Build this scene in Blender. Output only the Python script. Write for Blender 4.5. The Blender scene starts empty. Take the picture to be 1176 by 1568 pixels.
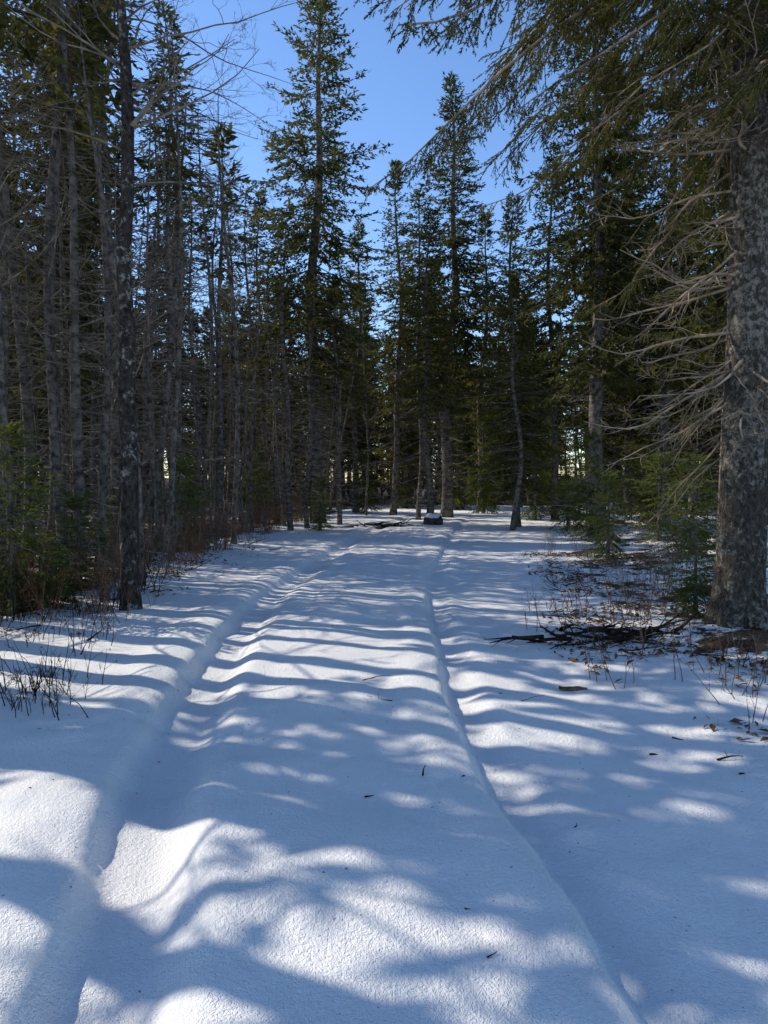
import bpy, math, numpy as np
from mathutils import Vector
R_=np.random.default_rng
scene=bpy.context.scene
CAMZ=1.6; HOR=740.; F=1132.
SUN_AZ=math.radians(64); SUN_EL=math.radians(37.5)

# ---------------- noise ----------------
def vnoise(x,y,seed=0):
    x=np.asarray(x,float);y=np.asarray(y,float)
    xi=np.floor(x).astype(np.int64);yi=np.floor(y).astype(np.int64)
    fx=x-xi;fy=y-yi
    fx=fx*fx*fx*(fx*(fx*6-15)+10);fy=fy*fy*fy*(fy*(fy*6-15)+10)
    def h(a,b):
        n=(a*374761393+b*668265263+seed*1442695041)&0xffffffff
        n=((n^(n>>13))*1274126177)&0xffffffff
        n=(n^(n>>16))&0xffff
        return n/32767.5-1
    return (h(xi,yi)*(1-fx)+h(xi+1,yi)*fx)*(1-fy)+(h(xi,yi+1)*(1-fx)+h(xi+1,yi+1)*fx)*fy
def fbm(x,y,o=4,seed=0):
    a=1;s=0
    for i in range(o):
        s=s+a*vnoise(x*2**i+i*17.3,y*2**i-i*9.1,seed+i);a*=.5
    return s
def sstep(a,b,x):
    t=np.clip((x-a)/(b-a),0,1);return t*t*(3-2*t)
# ---------------- ground ----------------
LRY=[0,2.2,3.55,4.77,6.97,10,16,25,45];LRX=[-.75,-.94,-1.22,-1.38,-1.58,-1.68,-1.3,-.3,3.2]
RRY=[0,2.38,2.97,3.94,5.33,8.2,12.9,18,25,45];RRX=[.95,.79,.74,.60,.52,.56,.82,1.5,2.4,6.0]
BLY=[-60,0,4,7.9,9,12,16.5,26,40,60,100];BLX=[-5.5,-5,-4.7,-4.2,-3.6,-3.7,-3.9,-3.4,-1.2,3,12]
BRY=[-60,0,4,7,10,16.5,20,40,60,100];BRX=[3.2,3.0,2.5,1.8,2.3,3.3,4.6,9,13,24]
def gh(x,y):
    x=np.asarray(x,float);y=np.asarray(y,float)
    lx=np.interp(y,LRY,LRX);rx=np.interp(y,RRY,RRX)
    lx=lx+.04*vnoise(y*.9,0*y,5);rx=rx+.03*vnoise(y*1.1,0*y+4,6)
    fade=1-sstep(24,42,y);f2=1-.35*sstep(7,13,y)
    z=0*x
    d=x-lx+.03*fbm(y*2.0,0*y+9,3,15)
    ma=(1+.12*fbm(y*1.3,0*y+3,2,18))*f2;mb_=(1+.2*fbm(y*1.1,0*y+8,2,19))*f2
    z=z-.12*ma*sstep(-.24,-.07,d)*(1-sstep(.10,.40,d))*fade
    z=z+.05*ma*np.exp(-((d+.44)/.26)**2)*fade
    d2=x-rx+.018*fbm(y*2.6,0*y+2,3,16)
    z=z-.085*mb_*sstep(-.09,0,d2)*(1-sstep(.04,.32,d2))*fade
    z=z+.035*np.exp(-((d2+.25)/.2)**2)*fade
    z=z-.03*sstep(0,.5,d2)*(1-sstep(1.2,2,d2))*fade
    for off,w_,a_,sd in((.62,.10,.018,61),(1.5,.10,.016,63),(2.85,.16,.024,65)):
        dd=x-lx-off+.10*vnoise(y*.35,0*y+off,sd)
        z=z-a_*np.exp(-(dd/w_)**2)*fade*(.6+.6*vnoise(y*.6,0*y+off,sd+9))
    c=(lx+rx)/2
    z=z+.03*np.exp(-((x-c)/.6)**2)*fade
    z=z+.010*fbm(x*.5+3,y*.6,2,1)+.009*fbm(x*1.2,y*2.2,2,7)+.0055*fbm(x*3.6,y*4.6,3,27)
    z=z+.012*vnoise(x*.4,y*1.3,12)*fade
    L=sstep(0,2.5,np.interp(y,BLY,BLX)-x);Rr=sstep(0,3,x-np.interp(y,BRY,BRX))
    z=z+L*(.06+.10*fbm(x*.5,y*.5,3,31))+Rr*(.10+.09*fbm(x*.7,y*.7,3,41)+.03*fbm(x*2.2,y*2.2,2,43))
    z=z+.006*np.clip(y-12,0,40)*1.0
    far=sstep(60,300,np.abs(y)+np.abs(x));z=z+far*4*vnoise(x*.01,y*.01,77)
    z=z+.10*np.exp(-(((x-3.66)**2+(y-7.6)**2)/.45))
    return z
def gz(x,y): return float(gh(np.array([x]),np.array([y]))[0])

# ---------------- mesh builder ----------------
class MB:
    def __init__(s): s.v=[];s.n=0;s.f=[]
    def add(s,v,f,m,smooth=False):
        v=np.asarray(v,float).reshape(-1,3);f=np.asarray(f,np.int64)
        if len(f)==0:return
        s.f.append((f+s.n,m,smooth));s.v.append(v);s.n+=len(v)
    def mesh(s,name,mats):
        me=bpy.data.meshes.new(name)
        V=np.concatenate(s.v).astype(np.float32)
        me.vertices.add(len(V));me.vertices.foreach_set('co',V.ravel())
        loops=np.concatenate([f.ravel() for f,_,_ in s.f])
        tot=np.concatenate([np.full(len(f),f.shape[1]) for f,_,_ in s.f])
        mi=np.concatenate([np.full(len(f),m) for f,m,_ in s.f])
        sm=np.concatenate([np.full(len(f),b) for f,_,b in s.f])
        me.loops.add(len(loops));me.loops.foreach_set('vertex_index',loops.astype(np.int32))
        me.polygons.add(len(tot))
        st=np.concatenate([[0],np.cumsum(tot)[:-1]])
        me.polygons.foreach_set('loop_start',st.astype(np.int32))
        me.polygons.foreach_set('material_index',mi.astype(np.int32))
        me.polygons.foreach_set('use_smooth',sm.astype(bool))
        for m in mats: me.materials.append(m)
        me.update(calc_edges=True)
        return me
def nrm(a): return a/np.maximum(np.linalg.norm(a,axis=-1,keepdims=True),1e-9)
def prisms(mb,A,B,ra,rb,m,n=3):
    A=np.asarray(A,float).reshape(-1,3);B=np.asarray(B,float).reshape(-1,3);N=len(A)
    if N==0:return
    ra=np.broadcast_to(ra,(N,));rb=np.broadcast_to(rb,(N,))
    d=nrm(B-A);ref=np.where(np.abs(d[:,2:3])>.9,[[1.,0,0]],[[0,0,1.]])
    u=nrm(np.cross(d,ref));v=np.cross(d,u)
    an=np.arange(n)*2*math.pi/n
    off=np.cos(an)[None,:,None]*u[:,None]+np.sin(an)[None,:,None]*v[:,None]
    ver=np.stack([A[:,None]+off*ra[:,None,None],B[:,None]+off*rb[:,None,None]],1)
    i=np.arange(n);j=(i+1)%n
    q=np.stack([i,j,j+n,i+n],1)
    mb.add(ver,(q[None]+(np.arange(N)*2*n)[:,None,None]).reshape(-1,4),m,n>3)
def tube(mb,P,r,m,n=10,disp=None):
    P=np.asarray(P,float);k=len(P);r=np.broadcast_to(r,(k,))
    d=nrm(np.gradient(P,axis=0));ref=np.array([1.,0,0]) if abs(d[0,2])>.7 else np.array([0,0,1.])
    u=nrm(np.cross(d,ref));v=np.cross(d,u)
    an=np.arange(n)*2*math.pi/n
    rr=np.repeat(r[:,None],n,1)
    if disp is not None: rr=rr+disp
    ver=P[:,None]+(np.cos(an)[None,:,None]*u[:,None]+np.sin(an)[None,:,None]*v[:,None])*rr[...,None]
    i,j=np.meshgrid(np.arange(k-1),np.arange(n),indexing='ij');j2=(j+1)%n
    mb.add(ver,np.stack([i*n+j,i*n+j2,(i+1)*n+j2,(i+1)*n+j],-1).reshape(-1,4),m,True)
def leaves(mb,P,D,L,W,rng,m):
    N=len(P)
    if N==0:return
    L=np.broadcast_to(L,(N,))[:,None];W=np.broadcast_to(W,(N,))[:,None]
    s=nrm(np.cross(D,rng.normal(size=(N,3))+np.array([0,0,1.0])))
    mid=P+D*L*.45
    ver=np.stack([P,mid+s*W/2,P+D*L,mid-s*W/2],1)
    mb.add(ver,np.arange(N*4).reshape(N,4),m)
def tris(mb,P,D,L,W,rng,m):
    N=len(P)
    if N==0:return
    s=nrm(np.cross(D,rng.normal(size=(N,3))))*W/2
    ver=np.stack([P-s,P+s,P+D*np.broadcast_to(L,(N,))[:,None]],1)
    mb.add(ver,np.arange(N*3).reshape(N,3),m)

# ---------------- materials ----------------
def newmat(name):
    m=bpy.data.materials.new(name);m.use_nodes=True
    nt=m.node_tree;nt.nodes.clear();return m,nt,nt.nodes,nt.links
def ramp(N,stops):
    r=N.new('ShaderNodeValToRGB');e=r.color_ramp.elements
    while len(e)<len(stops): e.new(.5)
    for k,(p,c) in enumerate(stops):
        e[k].position=p;e[k].color=(*c,1)
    return r
def noise(N,L,vec,scale,detail=4,rough=.55):
    n=N.new('ShaderNodeTexNoise');n.inputs['Scale'].default_value=scale;n.inputs['Detail'].default_value=detail;n.inputs['Roughness'].default_value=rough
    L.new(vec,n.inputs['Vector']);return n
def mat_needle(name,c0,c1,c2):
    m,nt,N,L=newmat(name)
    tc=N.new('ShaderNodeTexCoord');n=noise(N,L,tc.outputs['Object'],2.4,1,.7)
    oi=N.new('ShaderNodeObjectInfo')
    ma=N.new('ShaderNodeMath');ma.operation='MULTIPLY_ADD';L.new(oi.outputs['Random'],ma.inputs[0]);ma.inputs[1].default_value=.18;L.new(n.outputs['Fac'],ma.inputs[2])
    r=ramp(N,[(.38,c0),(.58,c1),(.80,c2)]);L.new(ma.outputs[0],r.inputs[0])
    d=N.new('ShaderNodeBsdfDiffuse')
    L.new(r.outputs[0],d.inputs['Color'])
    t=N.new('ShaderNodeBsdfTranslucent');L.new(r.outputs[0],t.inputs[0])
    mx=N.new('ShaderNodeMixShader');mx.inputs[0].default_value=.35
    L.new(d.outputs[0],mx.inputs[1]);L.new(t.outputs[0],mx.inputs[2])
    o=N.new('ShaderNodeOutputMaterial');L.new(mx.outputs[0],o.inputs[0]);return m
def mat_bark(name,dark,mid,lich,amt=.6,sc=9,bump=.02,zs=.3):
    m,nt,N,L=newmat(name)
    tc=N.new('ShaderNodeTexCoord');mp=N.new('ShaderNodeMapping');mp.inputs['Scale'].default_value=(1,1,zs)
    L.new(tc.outputs['Object'],mp.inputs[0])
    n1=noise(N,L,mp.outputs[0],sc*2.5,5,.7)
    r1=ramp(N,[(.35,dark),(.62,mid)]);L.new(n1.outputs['Fac'],r1.inputs[0])
    n2=noise(N,L,tc.outputs['Object'],sc,6,.75)
    n3=noise(N,L,tc.outputs['Object'],1.1,2)
    ad=N.new('ShaderNodeMath');ad.operation='MULTIPLY_ADD';L.new(n3.outputs['Fac'],ad.inputs[0]);ad.inputs[1].default_value=.5;L.new(n2.outputs['Fac'],ad.inputs[2])
    r2=ramp(N,[(amt+.20,(0,0,0)),(amt+.29,(.9,.9,.9))]);L.new(ad.outputs[0],r2.inputs[0])
    mx=N.new('ShaderNodeMixRGB');L.new(r2.outputs[0],mx.inputs[0]);L.new(r1.outputs[0],mx.inputs[1]);mx.inputs[2].default_value=(*lich,1)
    v=N.new('ShaderNodeTexVoronoi');v.inputs['Scale'].default_value=sc*2.4;v.feature='F1'
    mp2=N.new('ShaderNodeMapping');mp2.inputs['Scale'].default_value=(1,1,.5);L.new(tc.outputs['Object'],mp2.inputs[0])
    ws=N.new('ShaderNodeVectorMath');ws.operation='MULTIPLY_ADD';L.new(n2.outputs['Color'],ws.inputs[0]);ws.inputs[1].default_value=(.12,.12,.12);L.new(mp2.outputs[0],ws.inputs[2])
    L.new(ws.outputs[0],v.inputs['Vector'])
    rv=ramp(N,[(.4,(1,1,1)),(.8,(.5,.48,.45))]);L.new(v.outputs['Distance'],rv.inputs[0])
    mg=N.new('ShaderNodeMixRGB');mg.blend_type='MULTIPLY';mg.inputs[0].default_value=1;L.new(mx.outputs[0],mg.inputs[1]);L.new(rv.outputs[0],mg.inputs[2])
    sub=N.new('ShaderNodeMath');sub.operation='SUBTRACT';L.new(n1.outputs['Fac'],sub.inputs[0]);L.new(v.outputs['Distance'],sub.inputs[1])
    b=N.new('ShaderNodeBump');b.inputs['Strength'].default_value=1;b.inputs['Distance'].default_value=bump;L.new(sub.outputs[0],b.inputs['Height'])
    p=N.new('ShaderNodeBsdfPrincipled');p.inputs['Roughness'].default_value=.9;p.inputs['Specular IOR Level'].default_value=.2
    L.new(mg.outputs[0],p.inputs['Base Color']);L.new(b.outputs[0],p.inputs['Normal'])
    o=N.new('ShaderNodeOutputMaterial');L.new(p.outputs[0],o.inputs[0]);return m
def mat_simple(name,c0,c1,sc=6,rough=.85):
    m,nt,N,L=newmat(name)
    tc=N.new('ShaderNodeTexCoord');n=noise(N,L,tc.outputs['Object'],sc,2,.7)
    r=ramp(N,[(.35,c0),(.65,c1)]);L.new(n.outputs['Fac'],r.inputs[0])
    p=N.new('ShaderNodeBsdfDiffuse')
    L.new(r.outputs[0],p.inputs['Color'])
    o=N.new('ShaderNodeOutputMaterial');L.new(p.outputs[0],o.inputs[0]);return m
M_need=mat_needle('spruce_needles',(.038,.045,.016),(.088,.092,.027),(.175,.158,.042))
M_need2=mat_needle('young_spruce_needles',(.06,.085,.022),(.12,.15,.034),(.20,.215,.05))
M_bark=mat_simple('spruce_bark',(.05,.043,.036),(.20,.176,.15),7)
M_barkH=mat_bark('old_spruce_bark',(.055,.046,.036),(.19,.162,.126),(.46,.43,.36),.555,15,.03,.45)
M_barkL=mat_bark('maple_bark',(.02,.017,.014),(.075,.064,.054),(.34,.335,.30),.60,9,.012,.5)
M_dead=mat_simple('dead_branch_wood',(.16,.12,.08),(.42,.33,.225),5)
M_twig=mat_simple('grey_twig',(.09,.076,.062),(.27,.235,.19),3)
M_red=mat_simple('red_brown_stem',(.12,.06,.035),(.27,.14,.08),3)
M_leaf=mat_simple('dead_leaf',(.07,.035,.015),(.24,.14,.07),7)
M_dark=mat_simple('wet_dark_wood',(.012,.009,.007),(.05,.035,.025),9)
M_rock=mat_simple('boulder_stone',(.03,.027,.025),(.11,.10,.09),5)
def mat_ground():
    m,nt,N,L=newmat('snow')
    tc=N.new('ShaderNodeTexCoord');O=tc.outputs['Object']
    at=N.new('ShaderNodeAttribute');at.attribute_name='litter'
    n=noise(N,L,O,1.6,7,.72)
    su=N.new('ShaderNodeMath');su.operation='ADD';L.new(at.outputs['Fac'],su.inputs[0]);L.new(n.outputs['Fac'],su.inputs[1])
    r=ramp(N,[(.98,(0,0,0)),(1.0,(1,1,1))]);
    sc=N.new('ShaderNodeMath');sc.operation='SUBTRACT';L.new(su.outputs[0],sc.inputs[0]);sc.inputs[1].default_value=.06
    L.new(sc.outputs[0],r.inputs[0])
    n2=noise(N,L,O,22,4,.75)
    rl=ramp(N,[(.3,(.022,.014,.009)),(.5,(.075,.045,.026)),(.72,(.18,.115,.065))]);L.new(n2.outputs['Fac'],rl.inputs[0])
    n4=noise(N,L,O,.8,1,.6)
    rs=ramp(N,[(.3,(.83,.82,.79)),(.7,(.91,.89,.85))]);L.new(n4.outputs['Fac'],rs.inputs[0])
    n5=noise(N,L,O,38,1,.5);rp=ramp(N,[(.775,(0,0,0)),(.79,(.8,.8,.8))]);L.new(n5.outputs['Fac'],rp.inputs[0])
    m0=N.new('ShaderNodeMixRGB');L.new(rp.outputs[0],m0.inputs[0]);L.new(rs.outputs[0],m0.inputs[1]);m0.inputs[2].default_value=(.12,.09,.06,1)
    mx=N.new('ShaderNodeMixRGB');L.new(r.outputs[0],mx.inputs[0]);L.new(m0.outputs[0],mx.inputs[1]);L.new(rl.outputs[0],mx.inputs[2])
    a=noise(N,L,O,48,3,.7);b=noise(N,L,O,190,1,.5)
    s1=N.new('ShaderNodeMath');s1.operation='MULTIPLY_ADD';L.new(b.outputs['Fac'],s1.inputs[0]);s1.inputs[1].default_value=.45;L.new(a.outputs['Fac'],s1.inputs[2])
    bp=N.new('ShaderNodeBump');bp.inputs['Strength'].default_value=1;bp.inputs['Distance'].default_value=.016;L.new(s1.outputs[0],bp.inputs['Height'])
    p=N.new('ShaderNodeBsdfPrincipled');p.inputs['Roughness'].default_value=.65;p.inputs['Specular IOR Level'].default_value=.2
    L.new(mx.outputs[0],p.inputs['Base Color']);L.new(bp.outputs[0],p.inputs['Normal'])
    o=N.new('ShaderNodeOutputMaterial');L.new(p.outputs[0],o.inputs[0]);return m
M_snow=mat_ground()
M_cap=mat_simple('snow_cap',(.8,.82,.85),(.87,.87,.87),2,.6)

# ---------------- ground sheet ----------------
def geo(start,step,g,end):
    o=[];x=start
    while x<end: x+=step;step*=g;o.append(x)
    return np.array(o)
gx=geo(4.5,.04,1.06,600);xs=np.concatenate([-gx[::-1],np.arange(-4.5,4.5001,.034),gx])
ys=np.concatenate([-geo(-1.0,.08,1.09,300)[::-1],np.arange(1.0,10,.034),geo(10,.036,1.02,700)])
X,Y=np.meshgrid(xs,ys,indexing='ij');Z=gh(X,Y)
mb=MB();nx,ny=X.shape
i,j=np.meshgrid(np.arange(nx-1),np.arange(ny-1),indexing='ij')
mb.add(np.stack([X,Y,Z],-1),np.stack([i*ny+j,(i+1)*ny+j,(i+1)*ny+j+1,i*ny+j+1],-1).reshape(-1,4),0,True)
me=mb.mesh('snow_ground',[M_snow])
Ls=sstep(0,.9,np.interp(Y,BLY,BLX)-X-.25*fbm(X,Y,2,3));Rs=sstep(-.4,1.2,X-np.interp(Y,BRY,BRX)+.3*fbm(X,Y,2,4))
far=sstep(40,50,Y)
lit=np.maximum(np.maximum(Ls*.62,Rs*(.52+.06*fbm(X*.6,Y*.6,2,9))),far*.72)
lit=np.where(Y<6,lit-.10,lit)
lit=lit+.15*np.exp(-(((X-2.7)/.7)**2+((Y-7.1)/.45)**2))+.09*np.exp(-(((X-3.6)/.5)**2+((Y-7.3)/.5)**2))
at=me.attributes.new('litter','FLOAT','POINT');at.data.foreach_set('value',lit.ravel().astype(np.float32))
def put(name,me,loc=(0,0,0),rz=0,s=1,parent=None,tilt=(0,0)):
    o=bpy.data.objects.new(name,me);scene.collection.objects.link(o)
    o.location=loc;o.rotation_euler=(tilt[0],tilt[1],rz);o.scale=(s,s,s) if np.isscalar(s) else s
    if parent: o.parent=parent
    return o
put('snow_ground',me)

# ---------------- spruce generator ----------------
def spruce(name,seed,H,R,cb,r0=.17,lowdead=True,wob=.12,shape=.75,needm=None,sparse=0.,deadL=.45,step=(.16,.34),deadstep=(.08,.2),lod=False):
    rng=R_(seed);mb=MB()
    zz=np.linspace(-.25,H,26)
    ph=rng.uniform(0,6,4)
    tx=lambda z:wob*(np.sin(z*.35+ph[0])+.5*np.sin(z*.9+ph[1]))-wob*(np.sin(ph[0])+.5*np.sin(ph[1]))
    ty=lambda z:wob*(np.sin(z*.3+ph[2])+.5*np.sin(z*.8+ph[3]))-wob*(np.sin(ph[2])+.5*np.sin(ph[3]))
    P=np.stack([tx(zz),ty(zz),zz],1)
    rad=lambda z:r0*np.clip(1-z/H,0,1)**.8+.008
    rr=rad(np.maximum(zz,0))+r0*.35*np.exp(-np.maximum(zz,0)/.25)
    tube(mb,P,rr,0,8 if not lod else 6)
    z=cb;TA=[];TD=[];TL=[];SA=[];SB=[];Sa=[];Sb=[]
    small=H<5
    while z<H-.05:
        t=(H-z)/(H-cb)
        nb=rng.integers(4,7) if not small else 6
        a0=rng.uniform(0,6.28);lay=rng.uniform(.62,1.18)
        for b in range(nb):
            if rng.random()<sparse+.25*max(0,t-.7)/.3:continue
            az=a0+b*6.283/nb+rng.normal()*.3
            L=R*(t**shape)*lay*rng.uniform(.5,1.2)*(1-.35*max(0,t-.75)/.25)
            L=max(L,.15)
            e=.5-.95*min(1,t*1.3)+rng.normal()*.1
            dr=.12+.25*t;up=.22+.15*t
            s=np.linspace(0,1,7)
            bend=rng.normal()*.18
            hx=s*L*math.cos(e);hz=L*(s*math.sin(e)-dr*s**2+up*s**3)
            aa=az+bend*s
            zb=z+rng.uniform(-.1,.1)
            C=np.stack([tx(zb)+hx*np.cos(aa),ty(zb)+hx*np.sin(aa),zb+hz],1)
            SA.append(C[:-1:2]);SB.append(C[2::2]);r1=.009*L+.004
            Sa.append(r1*(1-s[:-1:2]*.8));Sb.append(r1*(1-s[2::2]*.8))
            sp=(.085 if not lod else .13) if not small else .035
            ns=max(4,int(L*.9/sp))
            sj=np.clip(np.linspace(.10,1,ns)+rng.normal(size=ns)*.02,.05,1)
            keep=(np.sin(sj*9+rng.uniform(0,6))+rng.normal(size=ns)*.5)>-.9
            sj=sj[keep]
            Pj=np.stack([np.interp(sj,s,C[:,k]) for k in range(3)],1)
            idx=np.clip((sj*6).astype(int),0,5);Dj=nrm(C[idx+1]-C[idx])
            sd=np.where(rng.random(len(sj))<.5,1,-1)
            an=sd*rng.uniform(.6,1.15,len(sj))
            an=np.where(sj>.95,an*.2,an)
            dx=Dj[:,0]*np.cos(an)-Dj[:,1]*np.sin(an);dy=Dj[:,0]*np.sin(an)+Dj[:,1]*np.cos(an)
            D=nrm(np.stack([dx,dy,Dj[:,2]-rng.uniform(-.15,.55,len(sj))],1))
            ln=(.14+.45*(1-sj)*L*(.5+.5*np.minimum(1,sj*3)))*rng.uniform(.6,1.2,len(sj))
            ln=np.clip(ln,.10,.8)
            if small: ln=np.clip(ln,.05,.3)
            TA.append(Pj);TD.append(D);TL.append(ln)
            TA.append(C[2:6]);TD.append(nrm(C[3:7]-C[2:6]));TL.append(np.full(4,L/6))
        z+=rng.uniform(*step)*(1 if not small else .5)*(1 if t>.15 else .6)
    if lowdead:
        z=.9
        while z<cb+1.5:
            L=deadL*R*rng.uniform(.3,1.1);az=rng.uniform(0,6.28);e=rng.normal()*.25-.1
            s=np.linspace(0,1,4);hz=L*(s*math.sin(e)-.25*s**2+.15*s**3);aa=az+rng.normal()*.3*s
            C=np.stack([tx(z)+s*L*np.cos(aa),ty(z)+s*L*np.sin(aa),z+hz],1)
            r1=.010+.004*L
            SA.append(C[:-1]);SB.append(C[1:]);Sa.append(r1*(1-s[:-1]*.75));Sb.append(r1*(1-s[1:]*.75))
            n=int(2+L*5) if not lod else 2
            sj=rng.uniform(.15,1,n)
            Pj=np.stack([np.interp(sj,s,C[:,k]) for k in range(3)],1)
            an=az+rng.choice([-1,1],n)*rng.uniform(.4,1.2,n)
            D=nrm(np.stack([np.cos(an),np.sin(an),rng.normal(size=n)*.3-.15],1))
            l2=L*(1.1-sj)*.5*rng.uniform(.4,1,n)+.08
            SA.append(Pj);SB.append(Pj+D*l2[:,None]);Sa.append(np.full(n,.006));Sb.append(np.full(n,.003))
            z+=rng.uniform(*deadstep)
    SA=np.concatenate(SA);SB=np.concatenate(SB);Sa=np.concatenate(Sa);Sb=np.concatenate(Sb)
    prisms(mb,SA,SB,Sa,Sb,1)
    TA=np.concatenate(TA);TD=np.concatenate(TD);TL=np.concatenate(TL)
    if small: sp,cl,cw=.014,.055,.016
    elif lod: sp,cl,cw=.075,.25,.095
    else: sp,cl,cw=.036,.15,.052
    n=np.maximum(2,(TL/sp).astype(int));idx=np.repeat(np.arange(len(TL)),n)
    f=rng.random(len(idx))
    P=TA[idx]+TD[idx]*(TL[idx]*f)[:,None]
    D=nrm(TD[idx]+rng.normal(size=P.shape)*.45+np.array([0,0,-.05]))
    leaves(mb,P,D,cl*rng.uniform(.6,1.25,len(P)),cw*rng.uniform(.6,1.3,len(P)),rng,2)
    return mb.mesh(name,[M_bark,M_twig,needm or M_need])

SPF=[spruce('spruce_full_%d'%k,10+k,18,3.0,4.8,.2,sparse=.05) for k in range(3)]
SPT=[spruce('spruce_thin_%d'%k,20+k,15,1.9,5.0,.12,sparse=.12,deadL=.9) for k in range(4)]
SPD=[spruce('spruce_dense_%d'%k,30+k,12,2.4,1.6,.13,sparse=.0,shape=.7) for k in range(2)]
SPP=[spruce('spruce_pole_%d'%k,40+k,14,1.3,8.5,.07,sparse=.25,deadL=1.1) for k in range(4)]
FF=[spruce('far_full_%d'%k,110+k,18,3.0,4.5,.2,sparse=.05,lod=True) for k in range(3)]
FT=[spruce('far_thin_%d'%k,120+k,15,1.9,4.8,.12,sparse=.12,deadL=.9,lod=True) for k in range(3)]
FD=[spruce('far_dense_%d'%k,130+k,12,2.4,1.6,.13,sparse=.0,shape=.7,lod=True) for k in range(2)]
FP=[spruce('far_pole_%d'%k,150+k,14,1.3,8.0,.075,sparse=.25,deadL=1.1,lod=True) for k in range(3)]
SPN=[spruce('dying_spruce_%d'%k,140+k,13,.9,10.5,.07,sparse=.5,deadL=1.6,deadstep=(.06,.16)) for k in range(3)]
SPS=[spruce('snag_spruce_%d'%k,160+k,13,1.2,8.5,.085,sparse=.35,deadL=.7,deadstep=(.4,.8),lod=True,wob=.05) for k in range(3)]
SPY=[spruce('young_spruce_%d'%k,50+k,2.0,.75,.15,.03,lowdead=False,wob=.02,needm=M_need2) for k in range(3)]

# ---------------- bare trees / shrubs ----------------
def grow(rng,out,p,d,L,r,depth,spread=.6,kids=5,upb=.15,seg=5,wig=.12):
    p=np.array(p,float);d=np.array(d,float);pts=[p.copy()];q=p.copy()
    for k in range(seg):
        d=d+rng.normal(size=3)*wig+np.array([0,0,upb*.3]);d/=np.linalg.norm(d)
        q=q+d*L/seg;pts.append(q.copy())
    for k in range(seg):
        out.append((pts[k],pts[k+1],r*(1-.8*k/seg),r*(1-.8*(k+1)/seg)))
    if depth>0:
        for c in range(kids):
            f=rng.uniform(.2,.98);k=min(seg-1,int(f*seg));b=pts[k]+(pts[k+1]-pts[k])*(f*seg-k)
            dd=pts[k+1]-pts[k];dd/=np.linalg.norm(dd)
            nd=dd+rng.normal(size=3)*spread;nd[2]+=upb;nd/=np.linalg.norm(nd)
            grow(rng,out,b,nd,L*(1-f*.6)*rng.uniform(.35,.6),max(r*(1-.8*f)*.55,.0022),depth-1,spread,kids,upb,max(3,seg-1),wig*1.2)
def flush(mb,out,m,n=3):
    A=np.array([o[0] for o in out]);B=np.array([o[1] for o in out])
    prisms(mb,A,B,np.array([o[2] for o in out]),np.array([o[3] for o in out]),m,n)
def bare(name,seed,H,r0,nb=26,z0=.3,bl=.22,mats=None,path=None,n=9,kids=6,minr=.003,rings=30,limbs=()):
    rng=R_(seed);mb=MB()
    k=rings;zz=np.linspace(-.2,H,k)
    if path is None:
        ph=rng.uniform(0,6,4);a=H*.012
        P=np.stack([a*np.sin(zz*.5+ph[0])-a*math.sin(ph[0])+zz*rng.normal()*.02,a*np.sin(zz*.4+ph[1])-a*math.sin(ph[1])+zz*rng.normal()*.02,zz],1)
    else: P=path(zz)
    rr=r0*np.clip(1-np.maximum(zz,0)/H,0,1)**.75+.006+r0*.3*np.exp(-np.maximum(zz,0)/.2)
    an=np.arange(n)*2*math.pi/n
    A_,Z_=np.meshgrid(an,zz)
    disp=rr[:,None]*.14*fbm(2*np.cos(A_)+5,Z_*2+2*np.sin(A_),3,seed)
    tube(mb,P,rr,0,n,disp)
    out=[]
    for (z,az,e,L,r) in limbs:
        b=np.array([np.interp(z,zz,P[:,q]) for q in range(3)])
        grow(rng,out,b,[math.cos(az)*math.cos(e),math.sin(az)*math.cos(e),math.sin(e)],L,r,3,.5,5,.05,8,.14)
    for c in range(nb):
        f=rng.uniform(z0,.98);z=f*H;b=np.array([np.interp(z,zz,P[:,q]) for q in range(3)])
        az=rng.uniform(0,6.28);e=rng.uniform(.1,.95)
        d=[math.cos(az)*math.cos(e),math.sin(az)*math.cos(e),math.sin(e)]
        L=H*bl*(1.15-f)*rng.uniform(.6,1.3)+.3
        grow(rng,out,b,d,L,max(minr,r0*.28*(1.1-f)+.003),2,.55,kids,.12)
    flush(mb,out,1)
    return mb.mesh(name,mats or [M_bark,M_twig])
SAP=[bare('bare_sapling_%d'%k,60+k,R_(60+k).uniform(6,9),.032,16,.15,.2,kids=4) for k in range(5)]
BIG=[bare('bare_tree_%d'%k,70+k,13,.075,24,.3,.2,kids=5) for k in range(3)]
def shrub(name,seed,H,stems,m,r=.007,kids=4,spread=.5):
    rng=R_(seed);mb=MB();out=[]
    for s in range(stems):
        a=rng.uniform(0,6.28);t=rng.uniform(.05,.6)
        grow(rng,out,[.15*rng.normal(),.15*rng.normal(),-.05],[math.cos(a)*t,math.sin(a)*t,1],H*rng.uniform(.5,1.1),r,2,spread,kids,.1)
    flush(mb,out,0);return mb.mesh(name,[m])
SHR=[shrub('shrub_%d'%k,80+k,1.3,12,[M_twig,M_red][k%2]) for k in range(4)]
SHD=[shrub('dark_shrub_%d'%k,180+k,1.2,14,M_dark,.008,4,.6) for k in range(2)]
SHS=[shrub('twiggy_%d'%k,90+k,.5,6,[M_dark,M_red,M_twig][k%3],.005,3,.7) for k in range(5)]

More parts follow.
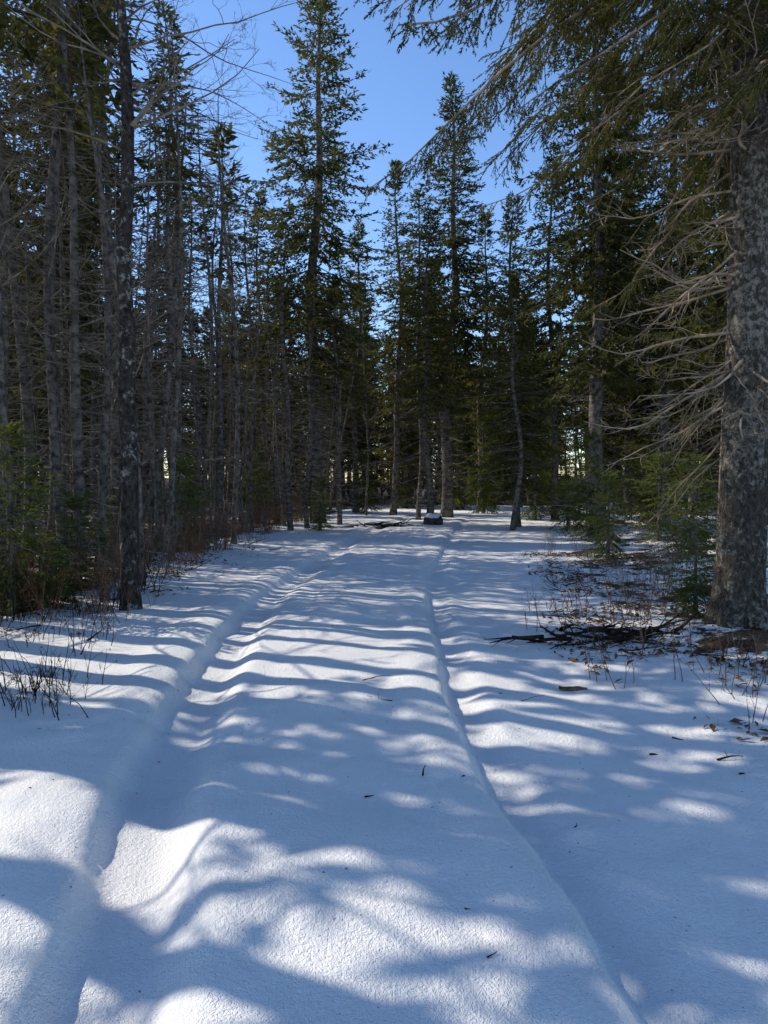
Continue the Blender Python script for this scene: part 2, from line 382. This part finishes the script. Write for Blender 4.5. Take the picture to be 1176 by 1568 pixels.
# ---------------- big right spruce ----------------
def hero_right():
    rng=R_(5);mb=MB();H=17.
    zz=np.concatenate([np.linspace(-.3,9,200),np.linspace(9.2,H,30)]);n=64
    tx=lambda z:.002*z+.04*np.sin(z*.6)
    P=np.stack([tx(zz),0*zz+.03*np.sin(zz*.7),zz],1)
    zc=np.maximum(zz,0)
    rr=.225*np.clip(1-zc/H,0,1)**1.0+.01+.09*np.exp(-zc/.35)
    an=np.arange(n)*2*math.pi/n
    A,ZZ=np.meshgrid(an,zz)
    flare=.06*np.exp(-np.maximum(ZZ,0)/.3)*np.cos(A*5+1)
    dd=.012*fbm(np.cos(A)*6+9,ZZ*5+np.sin(A)*6,4,3)+.006*fbm(A*9,ZZ*22,2,8)
    tube(mb,P,rr,0,n,(dd+flare)*np.clip(1-ZZ/H,0.05,1))
    def branch(z,az,L,e,dr,up,r,m):
        s=np.linspace(0,1,9);aa=az+rng.normal()*.3*s+.08*np.sin(s*9+rng.uniform(0,6))
        hz=L*(s*math.sin(e)-dr*s**2+up*s**3)+.04*np.sin(s*11+rng.uniform(0,6))*s
        C=np.stack([tx(z)+s*L*np.cos(aa),s*L*np.sin(aa),z+hz],1)
        prisms(mb,C[:-1],C[1:],r*(1-.8*s[:-1]),r*(1-.8*s[1:]),m,5)
        return s,C
    for q in range(68):
        z=rng.uniform(2.0,6.0);az=math.pi+rng.normal()*.85
        if q>50: az=rng.uniform(0,6.28)
        L=rng.uniform(.5,1.5)+.7*max(0,math.sin((z-2.4)/3.6*3.14))*rng.random()
        e=rng.normal()*.28+(.0 if z>3.2 else -.5)
        s,C=branch(z,az,L,e,rng.uniform(.25,.6),rng.uniform(.2,.6),.009+.006*L,1)
        o=[]
        for c in range(int(3+L*6)):
            f=rng.uniform(.2,1);i=min(7,int(f*8));b=C[i]+(C[i+1]-C[i])*(f*8-i)
            d=nrm(C[i+1]-C[i]);sd=rng.choice([-1,1]);a2=sd*rng.uniform(.5,1.1)
            nd=np.array([d[0]*math.cos(a2)-d[1]*math.sin(a2),d[0]*math.sin(a2)+d[1]*math.cos(a2),d[2]+rng.normal()*.3-.1])
            grow(rng,o,b,nrm(nd),L*(1.15-f)*rng.uniform(.2,.5)+.08,.0045,1,.6,3,.05,4,.2)
        flush(mb,o,1)
    TA=[];TD=[];TL=[]
    zs=np.concatenate([rng.uniform(5.2,8.8,46),rng.uniform(8.8,16.5,44)])
    specials=[(7.2,3.05,3.9),(7.4,3.3,3.7),(7.6,2.8,4.0),(7.7,3.45,4.1),(8.1,3.1,3.9),(6.6,3.5,2.7),(6.5,2.8,2.8),(7.8,3.8,3.6),(7.3,4.1,3.2),(8.2,2.6,3.8),(6.9,2.5,3.2),(6.0,3.2,2.0),(7.3,4.4,3.),(7.9,4.2,3.6),(8.2,3.6,4.0),(7.5,3.0,3.0),(7.0,3.2,3.3),(6.9,3.7,3.0)]
    lst=[(z,None,None) for z in zs]+specials
    for z,az,L in lst:
        t=(H-z)/(H-5)
        if az is None:
            az=rng.uniform(0,6.28);L=3.2*min(1,t)**.75*rng.uniform(.55,1.1)
        e=(-.05-.3*t)+rng.normal()*.14
        s,C=branch(z,az,L,e,.34+rng.random()*.15,.2,.009+.005*L,1)
        ns=int(L*.9/.042);sj=np.linspace(.10,1,ns)+rng.normal(size=ns)*.01;sj=np.clip(sj,0,1)
        sj=sj[(np.sin(sj*14+rng.uniform(0,6))+rng.normal(size=ns)*.5)>-.5]
        Pj=np.stack([np.interp(sj,s,C[:,q]) for q in range(3)],1)
        ii=np.clip((sj*8).astype(int),0,7);Dj=nrm(C[ii+1]-C[ii])
        an=np.where(rng.random(len(sj))<.5,1,-1)*rng.uniform(.5,1.2,len(sj))
        D=nrm(np.stack([Dj[:,0]*np.cos(an)-Dj[:,1]*np.sin(an),Dj[:,0]*np.sin(an)+Dj[:,1]*np.cos(an),Dj[:,2]-rng.uniform(-.1,1.1,len(sj))],1))
        ln=np.clip((.2+.36*(1-sj)*L)*rng.uniform(.5,1.1,len(sj)),.12,.7)
        prisms(mb,Pj,Pj+D*ln[:,None],.004,.002,1)
        TA.append(Pj);TD.append(D);TL.append(ln)
        n2=np.maximum(2,(ln/.065).astype(int));id2=np.repeat(np.arange(len(ln)),n2)
        f=rng.uniform(.15,1,len(id2));P2=Pj[id2]+D[id2]*(ln[id2]*f)[:,None]
        a3=rng.choice([-1,1],len(id2))*rng.uniform(.5,1.,len(id2));d0=D[id2]
        D2=nrm(np.stack([d0[:,0]*np.cos(a3)-d0[:,1]*np.sin(a3),d0[:,0]*np.sin(a3)+d0[:,1]*np.cos(a3),d0[:,2]-rng.uniform(-.15,.4,len(id2))],1))
        TA.append(P2);TD.append(D2);TL.append(np.clip(ln[id2]*(1.1-f)*.5,.06,.24))
    TA=np.concatenate(TA);TD=np.concatenate(TD);TL=np.concatenate(TL)
    n=np.maximum(4,(TL/.010).astype(int));n=np.where(TA[:,2]>8.5,n//4+1,n)
    idx=np.repeat(np.arange(len(TL)),n);f=rng.random(len(idx))
    Pn=TA[idx]+TD[idx]*(TL[idx]*f)[:,None];D=nrm(TD[idx]*1.1+rng.normal(size=Pn.shape)*.42)
    W=np.where(Pn[:,2:3]>8.5,.024,.013)
    tris(mb,Pn,D,rng.uniform(.02,.04,len(Pn))*np.where(Pn[:,2]>8.5,2.5,1),W,rng,2)
    return mb.mesh('large_spruce',[M_barkH,M_dead,M_need])
hx,hy=3.67,7.6
put('spruce_tree',hero_right(),(hx,hy,gz(hx,hy)-.08))

# ---------------- placement helpers ----------------
def W(px,D): return (px-588)/F*D
def Hh(py,D): return CAMZ+(HOR-py)/F*D
rg=R_(99)
def tree(name,me,px,D,top=None,baseH=None,wid=None,tilt=(0,0),H=None,x=None):
    x=W(px,D) if x is None else x;g=gz(x,D)
    h=H if H else Hh(top,D)-g
    s=h/baseH;w=wid if wid else s
    return put(name,me,(x,D,g),rg.uniform(0,6.28),(w,w,s),tilt=tilt)
N_='spruce_tree'
tree(N_,SPF[0],487,28,-30,18,1.30)
tree(N_,SPF[1],684,32,138,18,1.25)
tree(N_,SPT[0],602,34,255,15,1.2)
tree(N_,SPD[0],792,26,308,12,.95)
tree(N_,SPF[2],915,20,-190,18,1.0)
tree(N_,SPF[0],1015,25,-120,18,1.05)
tree(N_,SPF[1],1110,17,-160,18,.8)
tree(N_,SPT[1],272,24,235,15,.95)
tree(N_,SPT[2],350,30,288,15,.85)
tree(N_,SPT[3],410,31,300,15,1.0)
tree(N_,SPF[2],105,17,-150,18,.65)
tree(N_,SPT[0],735,38,335,15,1.3)
tree(N_,SPT[2],545,37,345,15,1.3)
tree(N_,SPF[1],-20,20,-260,18,.8)
tree(N_,SPT[1],850,30,230,15,1.2)
tree(N_,SPD[1],1060,32,250,12,1.1)
tree(N_,SPF[2],960,34,120,18,1.)
tree(N_,SPT[3],180,27,200,15,1.)
tree(N_,SPT[0],40,26,60,15,1.2)
tree(N_,SPD[1],430,38,430,12,1.1)
tree(N_,SPD[0],620,42,420,12,1.2)
tree(N_,SPP[0],72,13,-420,14,1.35,tilt=(0,-.055))
tree(N_,SPP[1],118,15,-300,14,1.1,tilt=(0,.03))
tree(N_,SPP[2],243,17,20,14,1.0)
tree(N_,SPP[3],445,24,330,14,1.2)
tree(N_,SPN[1],425,27,380,13,1.3)
tree(N_,SPT[1],658,27,330,15,1.1)
tree(N_,SPP[2],640,30,300,14,1.3)
tree(N_,SPP[3],785,24,420,14,1.2)
tree(N_,SPN[1],345,26,260,13,1.2)
tree(N_,SPN[2],520,27,400,13,1.2)
tree(N_,SPN[0],470,25,420,13,1.1)
tree(N_,SPN[0],300,22,300,13,1.1)
tree(N_,SPN[1],230,21,150,13,1.1)
tree(N_,SPN[2],165,19,100,13,1.1)
tree(N_,SPN[2],390,29,300,13,1.2)
# left maple on the trail edge
lx,ly=-3.22,9.35
def lpath(zz):
    Dd=ly;px=np.interp(zz,[-.2,1,2.0,2.8,3.6,4.4,5.2,6.0,6.8,7.7,12],[195,194,199,199,206,204,213,217,214,208,195])-zz*2.5
    return np.stack([(px-195)/F*Dd,0*zz+.05*np.sin(zz),zz],1)
LIMBS=[(5.3,.1,.25,1.9,.016),(6.0,-.4,.35,2.1,.018),(6.6,.3,.15,2.0,.016),(7.0,-.2,.1,2.4,.018),(5.7,2.9,.4,1.8,.016),(6.8,3.4,.3,2.0,.016),(7.4,0,-.15,2.3,.016),(4.7,.2,.5,1.3,.012),(6.3,.9,.3,2.2,.016),(5.0,2.5,.5,1.5,.012)]
put('maple_tree',bare('maple',7,11.5,.115,24,.5,.2,[M_barkL,M_twig],lpath,24,6,rings=110,limbs=LIMBS),(lx,ly,gz(lx,ly)-.03))
def inclear(x,y,m=.3):
    return np.interp(y,BLY,BLX)-m<x<np.interp(y,BRY,BRX)+m and y<44
for q in range(60):
    y=rg.uniform(11,40);x=np.interp(y,BLY,BLX)-.4-abs(rg.normal())*3.2
    s=rg.uniform(.6,1.05)*(1+(y-11)/60)
    put('bare_sapling',SAP[rg.integers(5)],(x,y,gz(x,y)),rg.uniform(0,6),s,tilt=(rg.normal()*.04,rg.normal()*.05))
for px,D in [(262,15),(215,20),(150,13),(310,22),(385,24),(470,26),(560,34),(30,10.5),(330,32),(10,12),(95,12.5),(400,19),(240,11.5)]:
    x=W(px,D);x=min(x,np.interp(D,BLY,BLX)-.1) if D<28 else x
    put('bare_tree',BIG[rg.integers(3)],(x,D,gz(x,D)),rg.uniform(0,6),rg.uniform(.7,1.0),tilt=(rg.normal()*.04,rg.normal()*.04))
for q in range(26):
    y=rg.uniform(24,42);x=np.interp(y,BRY,BRX)+.5+rg.uniform(0,9)
    put('bare_sapling',SAP[rg.integers(5)],(x,y,gz(x,y)),rg.uniform(0,6),rg.uniform(.6,1.),tilt=(rg.normal()*.04,rg.normal()*.05))
# forest on the left outside the frame: trunk shadows cross the trail
for x,y,k,h,w in [(-4.9,3.5,0,11,2.2),(-6.2,5.3,1,12,1.8),(-5.1,5.7,2,11,2.4),(-6.3,7.0,0,12,2.2),(-5.0,7.3,1,12,1.8),(-6.0,8.4,2,12,2.0),(-6.9,9.6,0,12,2.2),(-5.6,9.8,1,12,1.3),(-7.6,11.2,2,12,1.7),(-5.8,11.3,1,12,1.4),(-5.2,12.6,2,12,1.2),(-6.6,13.6,0,12,1.4),(-5.4,15.2,1,12,1.3),(-6.2,17,2,12,1.4),(-5.2,18.6,0,12,1.2),(-5.6,20.3,1,12,1.4),(-5,22.5,2,12,1.2),(-7.6,3.6,2,12,2.2),(-8.3,7.4,1,12,2.2)]:
    tree('spruce_snag',SPS[k] if y<10 or k==2 else SPN[k],0,y,H=h,baseH=13,x=x,wid=w)
for x,y,k,h in [(-10.2,9.4,1,13),(-9.4,13.2,0,13),(-12.2,5.0,1,12),(-9,16.6,1,13),(-7.6,19.5,2,13),(-12.5,15,2,13)]:
    tree(N_,FP[k],0,y,H=h,baseH=14,x=x,wid=rg.uniform(.9,1.3))
for x,y,k,h in [(-19,13,1,15),(-15,20.5,2,13),(-19,18,0,15),(-21,8,0,14)]:
    tree(N_,FT[k],0,y,H=h,baseH=15,x=x,wid=rg.uniform(.9,1.2))
Y_='young_spruce'
for px,D,top,w in [(285,17,705,1.3),(490,24,735,1.0),(1068,8.6,800,.75),(932,14.5,725,1.0),(905,20,660,1.6),(60,9.6,820,1.2),(15,9,640,1.4),(120,11,760,1.1),(740,36,640,2.),(1010,18,690,1.5),(990,27,640,1.8),(560,36,690,1.6),(850,34,650,1.8),(1060,14,700,1.4),(395,27,690,1.4),(180,15,760,1.),(700,40,620,2.2),(620,42,640,2.2),(870,24,720,1.4),(820,30,700,1.4)]:
    tree(Y_,SPY[rg.integers(3)],px,D,top,2.0,w)
for q in range(80):
    y=rg.uniform(8.2,30);x=np.interp(y,BLY,BLX)+.1-abs(rg.normal())*1.6
    put('shrub',SHR[rg.integers(4)],(x,y,gz(x,y)),rg.uniform(0,6),rg.uniform(.5,1.1))
for q in range(30):
    y=rg.uniform(13,24);x=np.interp(y,BLY,BLX)+.25-abs(rg.normal())*.9
    put('brown_shrub',SHR[1+2*rg.integers(2)],(x,y,gz(x,y)),rg.uniform(0,6),rg.uniform(.4,.9))
for q in range(18):
    y=rg.uniform(7.8,11);x=np.interp(y,BLY,BLX)+.2-abs(rg.normal())*1.1
    put('brush',SHD[q%2] if q%3 else SHR[q%4],(x,y,gz(x,y)),rg.uniform(0,6),rg.uniform(.4,.85))
for q in range(46):
    y=rg.uniform(7.5,30);x=np.interp(y,BRY,BRX)+.3+abs(rg.normal())*2.5
    put('shrub',SHR[rg.integers(4)],(x,y,gz(x,y)),rg.uniform(0,6),rg.uniform(.3,.75))
for px,py in [(40,1085),(75,1075),(20,1060),(90,1110),(60,1095),(5,1100),(50,1060),(15,1030),(80,1050),(30,1080),(110,1000),(160,975),(230,915),(215,930),(290,870),(1160,1110),(1085,1050),(1170,1060),(955,1045),(1140,1075),(880,900),(905,950),(850,930),(980,905),(930,930),(860,965),(1000,870),(960,960),(1040,940),(990,985),(1120,1030),(1020,1000),(900,985),(940,1010),(60,980),(30,990),(150,960),(180,950)]:
    D=CAMZ*F/(py-HOR);x=W(px,D)
    put('bare_shrub',SHS[rg.integers(5)] if px>120 else SHS[[0,3][rg.integers(2)]],(x,D,gz(x,D)),rg.uniform(0,6),rg.uniform(.7,1.3))

# ---------------- distant forest ----------------
df=bpy.data.objects.new('distant_forest',None);scene.collection.objects.link(df)
pool=[(FF,18,(11,16)),(FT,15,(11,16)),(FT,15,(11,16)),(FD,12,(9,14)),(FP,14,(8,13)),(FP,14,(10,15))]
def scatter(n,x0,x1,y0,y1,cond):
    for q in range(n):
        x=rg.uniform(x0,x1);y=rg.uniform(y0,y1)
        if not cond(x,y): continue
        P,b,(a,c)=pool[rg.integers(len(pool))]
        h=rg.uniform(a,c);s=h/b
        put('tree',P[rg.integers(len(P))],(x,y,gz(x,y)),rg.uniform(0,6.28),(s*rg.uniform(.95,1.3),)*2+(s,),df,(rg.normal()*.02,rg.normal()*.02))
scatter(360,-48,55,43,80,lambda x,y:abs(x)<.68*y+4)
scatter(70,-70,80,80,105,lambda x,y:abs(x)<.68*y+4)
scatter(55,-40,-9,21,44,lambda x,y:x<np.interp(y,BLY,BLX)-3 and abs(x)<.68*y+8)
scatter(80,6,40,24,44,lambda x,y:x>np.interp(y,BRY,BRX)+1.5 and abs(x)<.68*y+6)
scatter(20,7.5,26,9,24,lambda x,y:x>5.5+.1*y)
us=bpy.data.objects.new('understory_brush',None);scene.collection.objects.link(us)
for q in range(320):
    y=rg.uniform(38,60);x=rg.uniform(-.6*y,.65*y)
    if inclear(x,y): continue
    r=rg.random()
    if r<.5: put('brush',SAP[rg.integers(5)],(x,y,gz(x,y)),rg.uniform(0,6),rg.uniform(.4,1.),us)
    elif r<.75: put('brush',SPY[rg.integers(3)],(x,y,gz(x,y)),rg.uniform(0,6),rg.uniform(.8,2.0),us)
    else: put('brush',SHR[rg.integers(4)],(x,y,gz(x,y)),rg.uniform(0,6),rg.uniform(1,2),us)

# ---------------- debris ----------------
def leaf_litter():
    rng=R_(3);mb=MB();pts=[]
    while len(pts)<5600:
        if rng.random()<.8:
            y=rng.uniform(4.5,17);x=np.interp(y,BRY,BRX)+rng.normal()*1.0+1.3
            if x<np.interp(y,BRY,BRX)-.2: continue
        else:
            y=rng.uniform(7,18);x=np.interp(y,BLY,BLX)-rng.normal()*.6-.5
        if vnoise(np.array([x*1.3]),np.array([y*1.3]),55)[0]+rng.normal()*.25<.0: continue
        pts.append((x,y))
    p=np.array(pts);z=gh(p[:,0],p[:,1])+.008
    n=len(p);a=rng.uniform(0,6.28,n);P=np.column_stack([p,z])
    D=nrm(np.stack([np.cos(a),np.sin(a),rng.normal(size=n)*.35],1));s=nrm(np.cross(D,np.array([0,0,1.])+rng.normal(size=(n,3))*.35))
    L=rng.uniform(.015,.055,n)[:,None];w=L*.4
    up=np.array([0,0,1.])*L*.2
    V=np.stack([P-D*L,P-D*.2*L+s*w+up,P+D*L+up,P-D*.2*L-s*w+up*1.5],1)
    mb.add(V,np.arange(n*4).reshape(n,4),0)
    return mb.mesh('leaf_litter',[M_leaf])
put('leaf_litter',leaf_litter())
def twigs():
    rng=R_(13);mb=MB();out=[]
    def at(px,py,L,ang,r=.005,kids=2,rise=.15):
        D=CAMZ*F/(py-HOR);x=W(px,D)
        grow(rng,out,[x,D,gz(x,D)+.004],nrm(np.array([math.cos(ang),math.sin(ang),rise])),L,r,1,.6,kids,-.12,4,.15)
    for a in [(555,1050,.22,.5,.005,2),(600,1085,.2,2.6,.004,1),(648,1198,.06,1.5,.006,1,1.5),(558,1228,.05,.3,.006,1),(1035,1128,.24,-.9,.007,2),(1000,1150,.12,-.3,.009,1),(1105,1165,.16,-.2,.008,3),(1140,1190,.08,.3,.007,1),(770,1065,.2,2.9,.004,1),(800,1075,.2,.2,.003,1),(120,1005,.15,1,.01,1,.7),(750,1500,.04,.4,.004,1),(885,1270,.05,1,.004,1),(710,1200,.05,1,.005,1),(130,985,.2,.8,.012,1,.5)]: at(*a)
    for q in range(190):
        y=rng.uniform(6.5,15);x=np.interp(y,BRY,BRX)+abs(rng.normal())*1.2
        a=rng.uniform(0,6.28)
        grow(rng,out,[x,y,gz(x,y)+.01],nrm(np.array([math.cos(a),math.sin(a),.12])),rng.uniform(.15,.6),rng.uniform(.003,.009),1,.6,3,0,4,.15)
    for q in range(60):
        y=rng.uniform(7,24);x=np.interp(y,BLY,BLX)+rng.normal()*.5
        a=rng.uniform(0,6.28)
        grow(rng,out,[x,y,gz(x,y)+.01],nrm(np.array([math.cos(a),math.sin(a),.12])),rng.uniform(.2,.7),rng.uniform(.004,.012),1,.6,3,0,4,.15)
    for q in range(90):
        y=rng.uniform(2.2,14);x=rng.uniform(-2.5,2.2);a=rng.uniform(0,6.28)
        grow(rng,out,[x,y,gz(x,y)+.002],nrm(np.array([math.cos(a),math.sin(a),.1])),rng.uniform(.008,.03),rng.uniform(.0015,.004),0,.6,0,0,2,.2)
    flush(mb,out,0,4);return mb.mesh('fallen_twigs',[M_dark])
put('fallen_twigs',twigs())
def brush_pile():
    rng=R_(23);mb=MB();out=[]
    for q in range(44):
        a=rng.normal()*.5+rng.choice([0,3.14]);p=[rng.normal()*.4,rng.normal()*.16,rng.uniform(.0,.14)]
        grow(rng,out,p,nrm(np.array([math.cos(a),math.sin(a),rng.normal()*.12])),rng.uniform(.25,.75),rng.uniform(.006,.026),1,.5,2,0,4,.1)
    flush(mb,out,0,6);return mb.mesh('brush_pile',[M_dark])
D=CAMZ*F/(985-HOR);x=W(955,D);put('brush_pile',brush_pile(),(x,D,gz(x,D)-.02))
D=CAMZ*F/(810-HOR);x=W(590,D);put('brush_pile',brush_pile(),(x,D,gz(x,D)),.2,1.2)
def chip():
    mb=MB();s=np.linspace(-1,1,9);t=np.linspace(-1,1,5);S,T=np.meshgrid(s,t,indexing='ij')
    rng=R_(4);w=.035*(1-.5*S**2)
    V=np.stack([S*.11,T*w+.01*np.sin(S*3),.018*(1-T**2)+.004*rng.normal(size=S.shape)+.004],-1)
    i,j=np.meshgrid(np.arange(8),np.arange(4),indexing='ij')
    mb.add(V,np.stack([i*5+j,(i+1)*5+j,(i+1)*5+j+1,i*5+j+1],-1).reshape(-1,4),0)
    return mb.mesh('bark_chip',[M_leaf])
D=CAMZ*F/(1050-HOR);x=W(880,D);put('bark_chip',chip(),(x,D,gz(x,D)+.006),-.1)
def boulder():
    mb=MB();nu,nv=36,24
    u=np.linspace(0,2*math.pi,nu,endpoint=False);v=np.linspace(0,math.pi,nv)
    V,U=np.meshgrid(v,u,indexing='ij');r=1+.16*fbm(np.cos(U)*np.sin(V)*1.5+5,np.sin(U)*np.sin(V)*1.5+np.cos(V)*1.7,3,2)
    C=np.stack([.46*r*np.sin(V)*np.cos(U),.42*r*np.sin(V)*np.sin(U),.36*r*np.cos(V)+.10],-1)
    i,j=np.meshgrid(np.arange(nv-1),np.arange(nu),indexing='ij');j2=(j+1)%nu
    q=np.stack([i*nu+j,(i+1)*nu+j,(i+1)*nu+j2,i*nu+j2],-1)
    mb.add(C,q.reshape(-1,4),0,True)
    kk=8;rim=1-np.clip(np.arange(kk)/(kk-1),0,1)**4
    c=C[:kk].copy();c[:,:,2]+=(.09*rim-.02)[:,None]+.03*fbm(c[:,:,0]*5,c[:,:,1]*5,2,5);c[:,:,0]-=.07
    mb.add(c,q[:kk-1].reshape(-1,4),1,True)
    return mb.mesh('boulder',[M_rock,M_cap])
D=27;x=W(664,D);put('snow_capped_boulder',boulder(),(x,D,gz(x,D)+.02),.4,.75)

# ---------------- light, sky, camera ----------------
sv=Vector((-math.sin(SUN_AZ)*math.cos(SUN_EL),math.cos(SUN_AZ)*math.cos(SUN_EL),math.sin(SUN_EL)))
sl=bpy.data.lights.new('sun','SUN');sl.energy=5.0;sl.angle=math.radians(.45);sl.color=(1,.92,.80)
so=bpy.data.objects.new('sun',sl);scene.collection.objects.link(so);so.rotation_euler=sv.to_track_quat('Z','Y').to_euler()
w=bpy.data.worlds.new('World');scene.world=w;w.use_nodes=True
nt=w.node_tree;bg=nt.nodes['Background'];sk=nt.nodes.new('ShaderNodeTexSky');sk.sky_type='NISHITA';sk.sun_disc=False
sk.sun_elevation=SUN_EL;sk.sun_rotation=-SUN_AZ;sk.ozone_density=1.5;sk.air_density=1.0;sk.dust_density=.2;sk.altitude=300
hs=nt.nodes.new('ShaderNodeHueSaturation');hs.inputs['Hue'].default_value=.506;hs.inputs['Saturation'].default_value=1.18;hs.inputs['Value'].default_value=1.5
nt.links.new(sk.outputs[0],hs.inputs['Color']);nt.links.new(hs.outputs[0],bg.inputs[0]);bg.inputs[1].default_value=.145
cd=bpy.data.cameras.new('camera');cam=bpy.data.objects.new('camera',cd);scene.collection.objects.link(cam)
cd.sensor_fit='VERTICAL';cd.sensor_height=36;cd.sensor_width=27;cd.lens=26;cd.clip_end=3000;cd.clip_start=.05
cam.location=(0,0,CAMZ);cam.rotation_euler=(math.radians(90)-math.atan((784-HOR)/F),0,0)
scene.camera=cam
scene.view_settings.view_transform='Standard';scene.view_settings.look='None';scene.view_settings.exposure=0
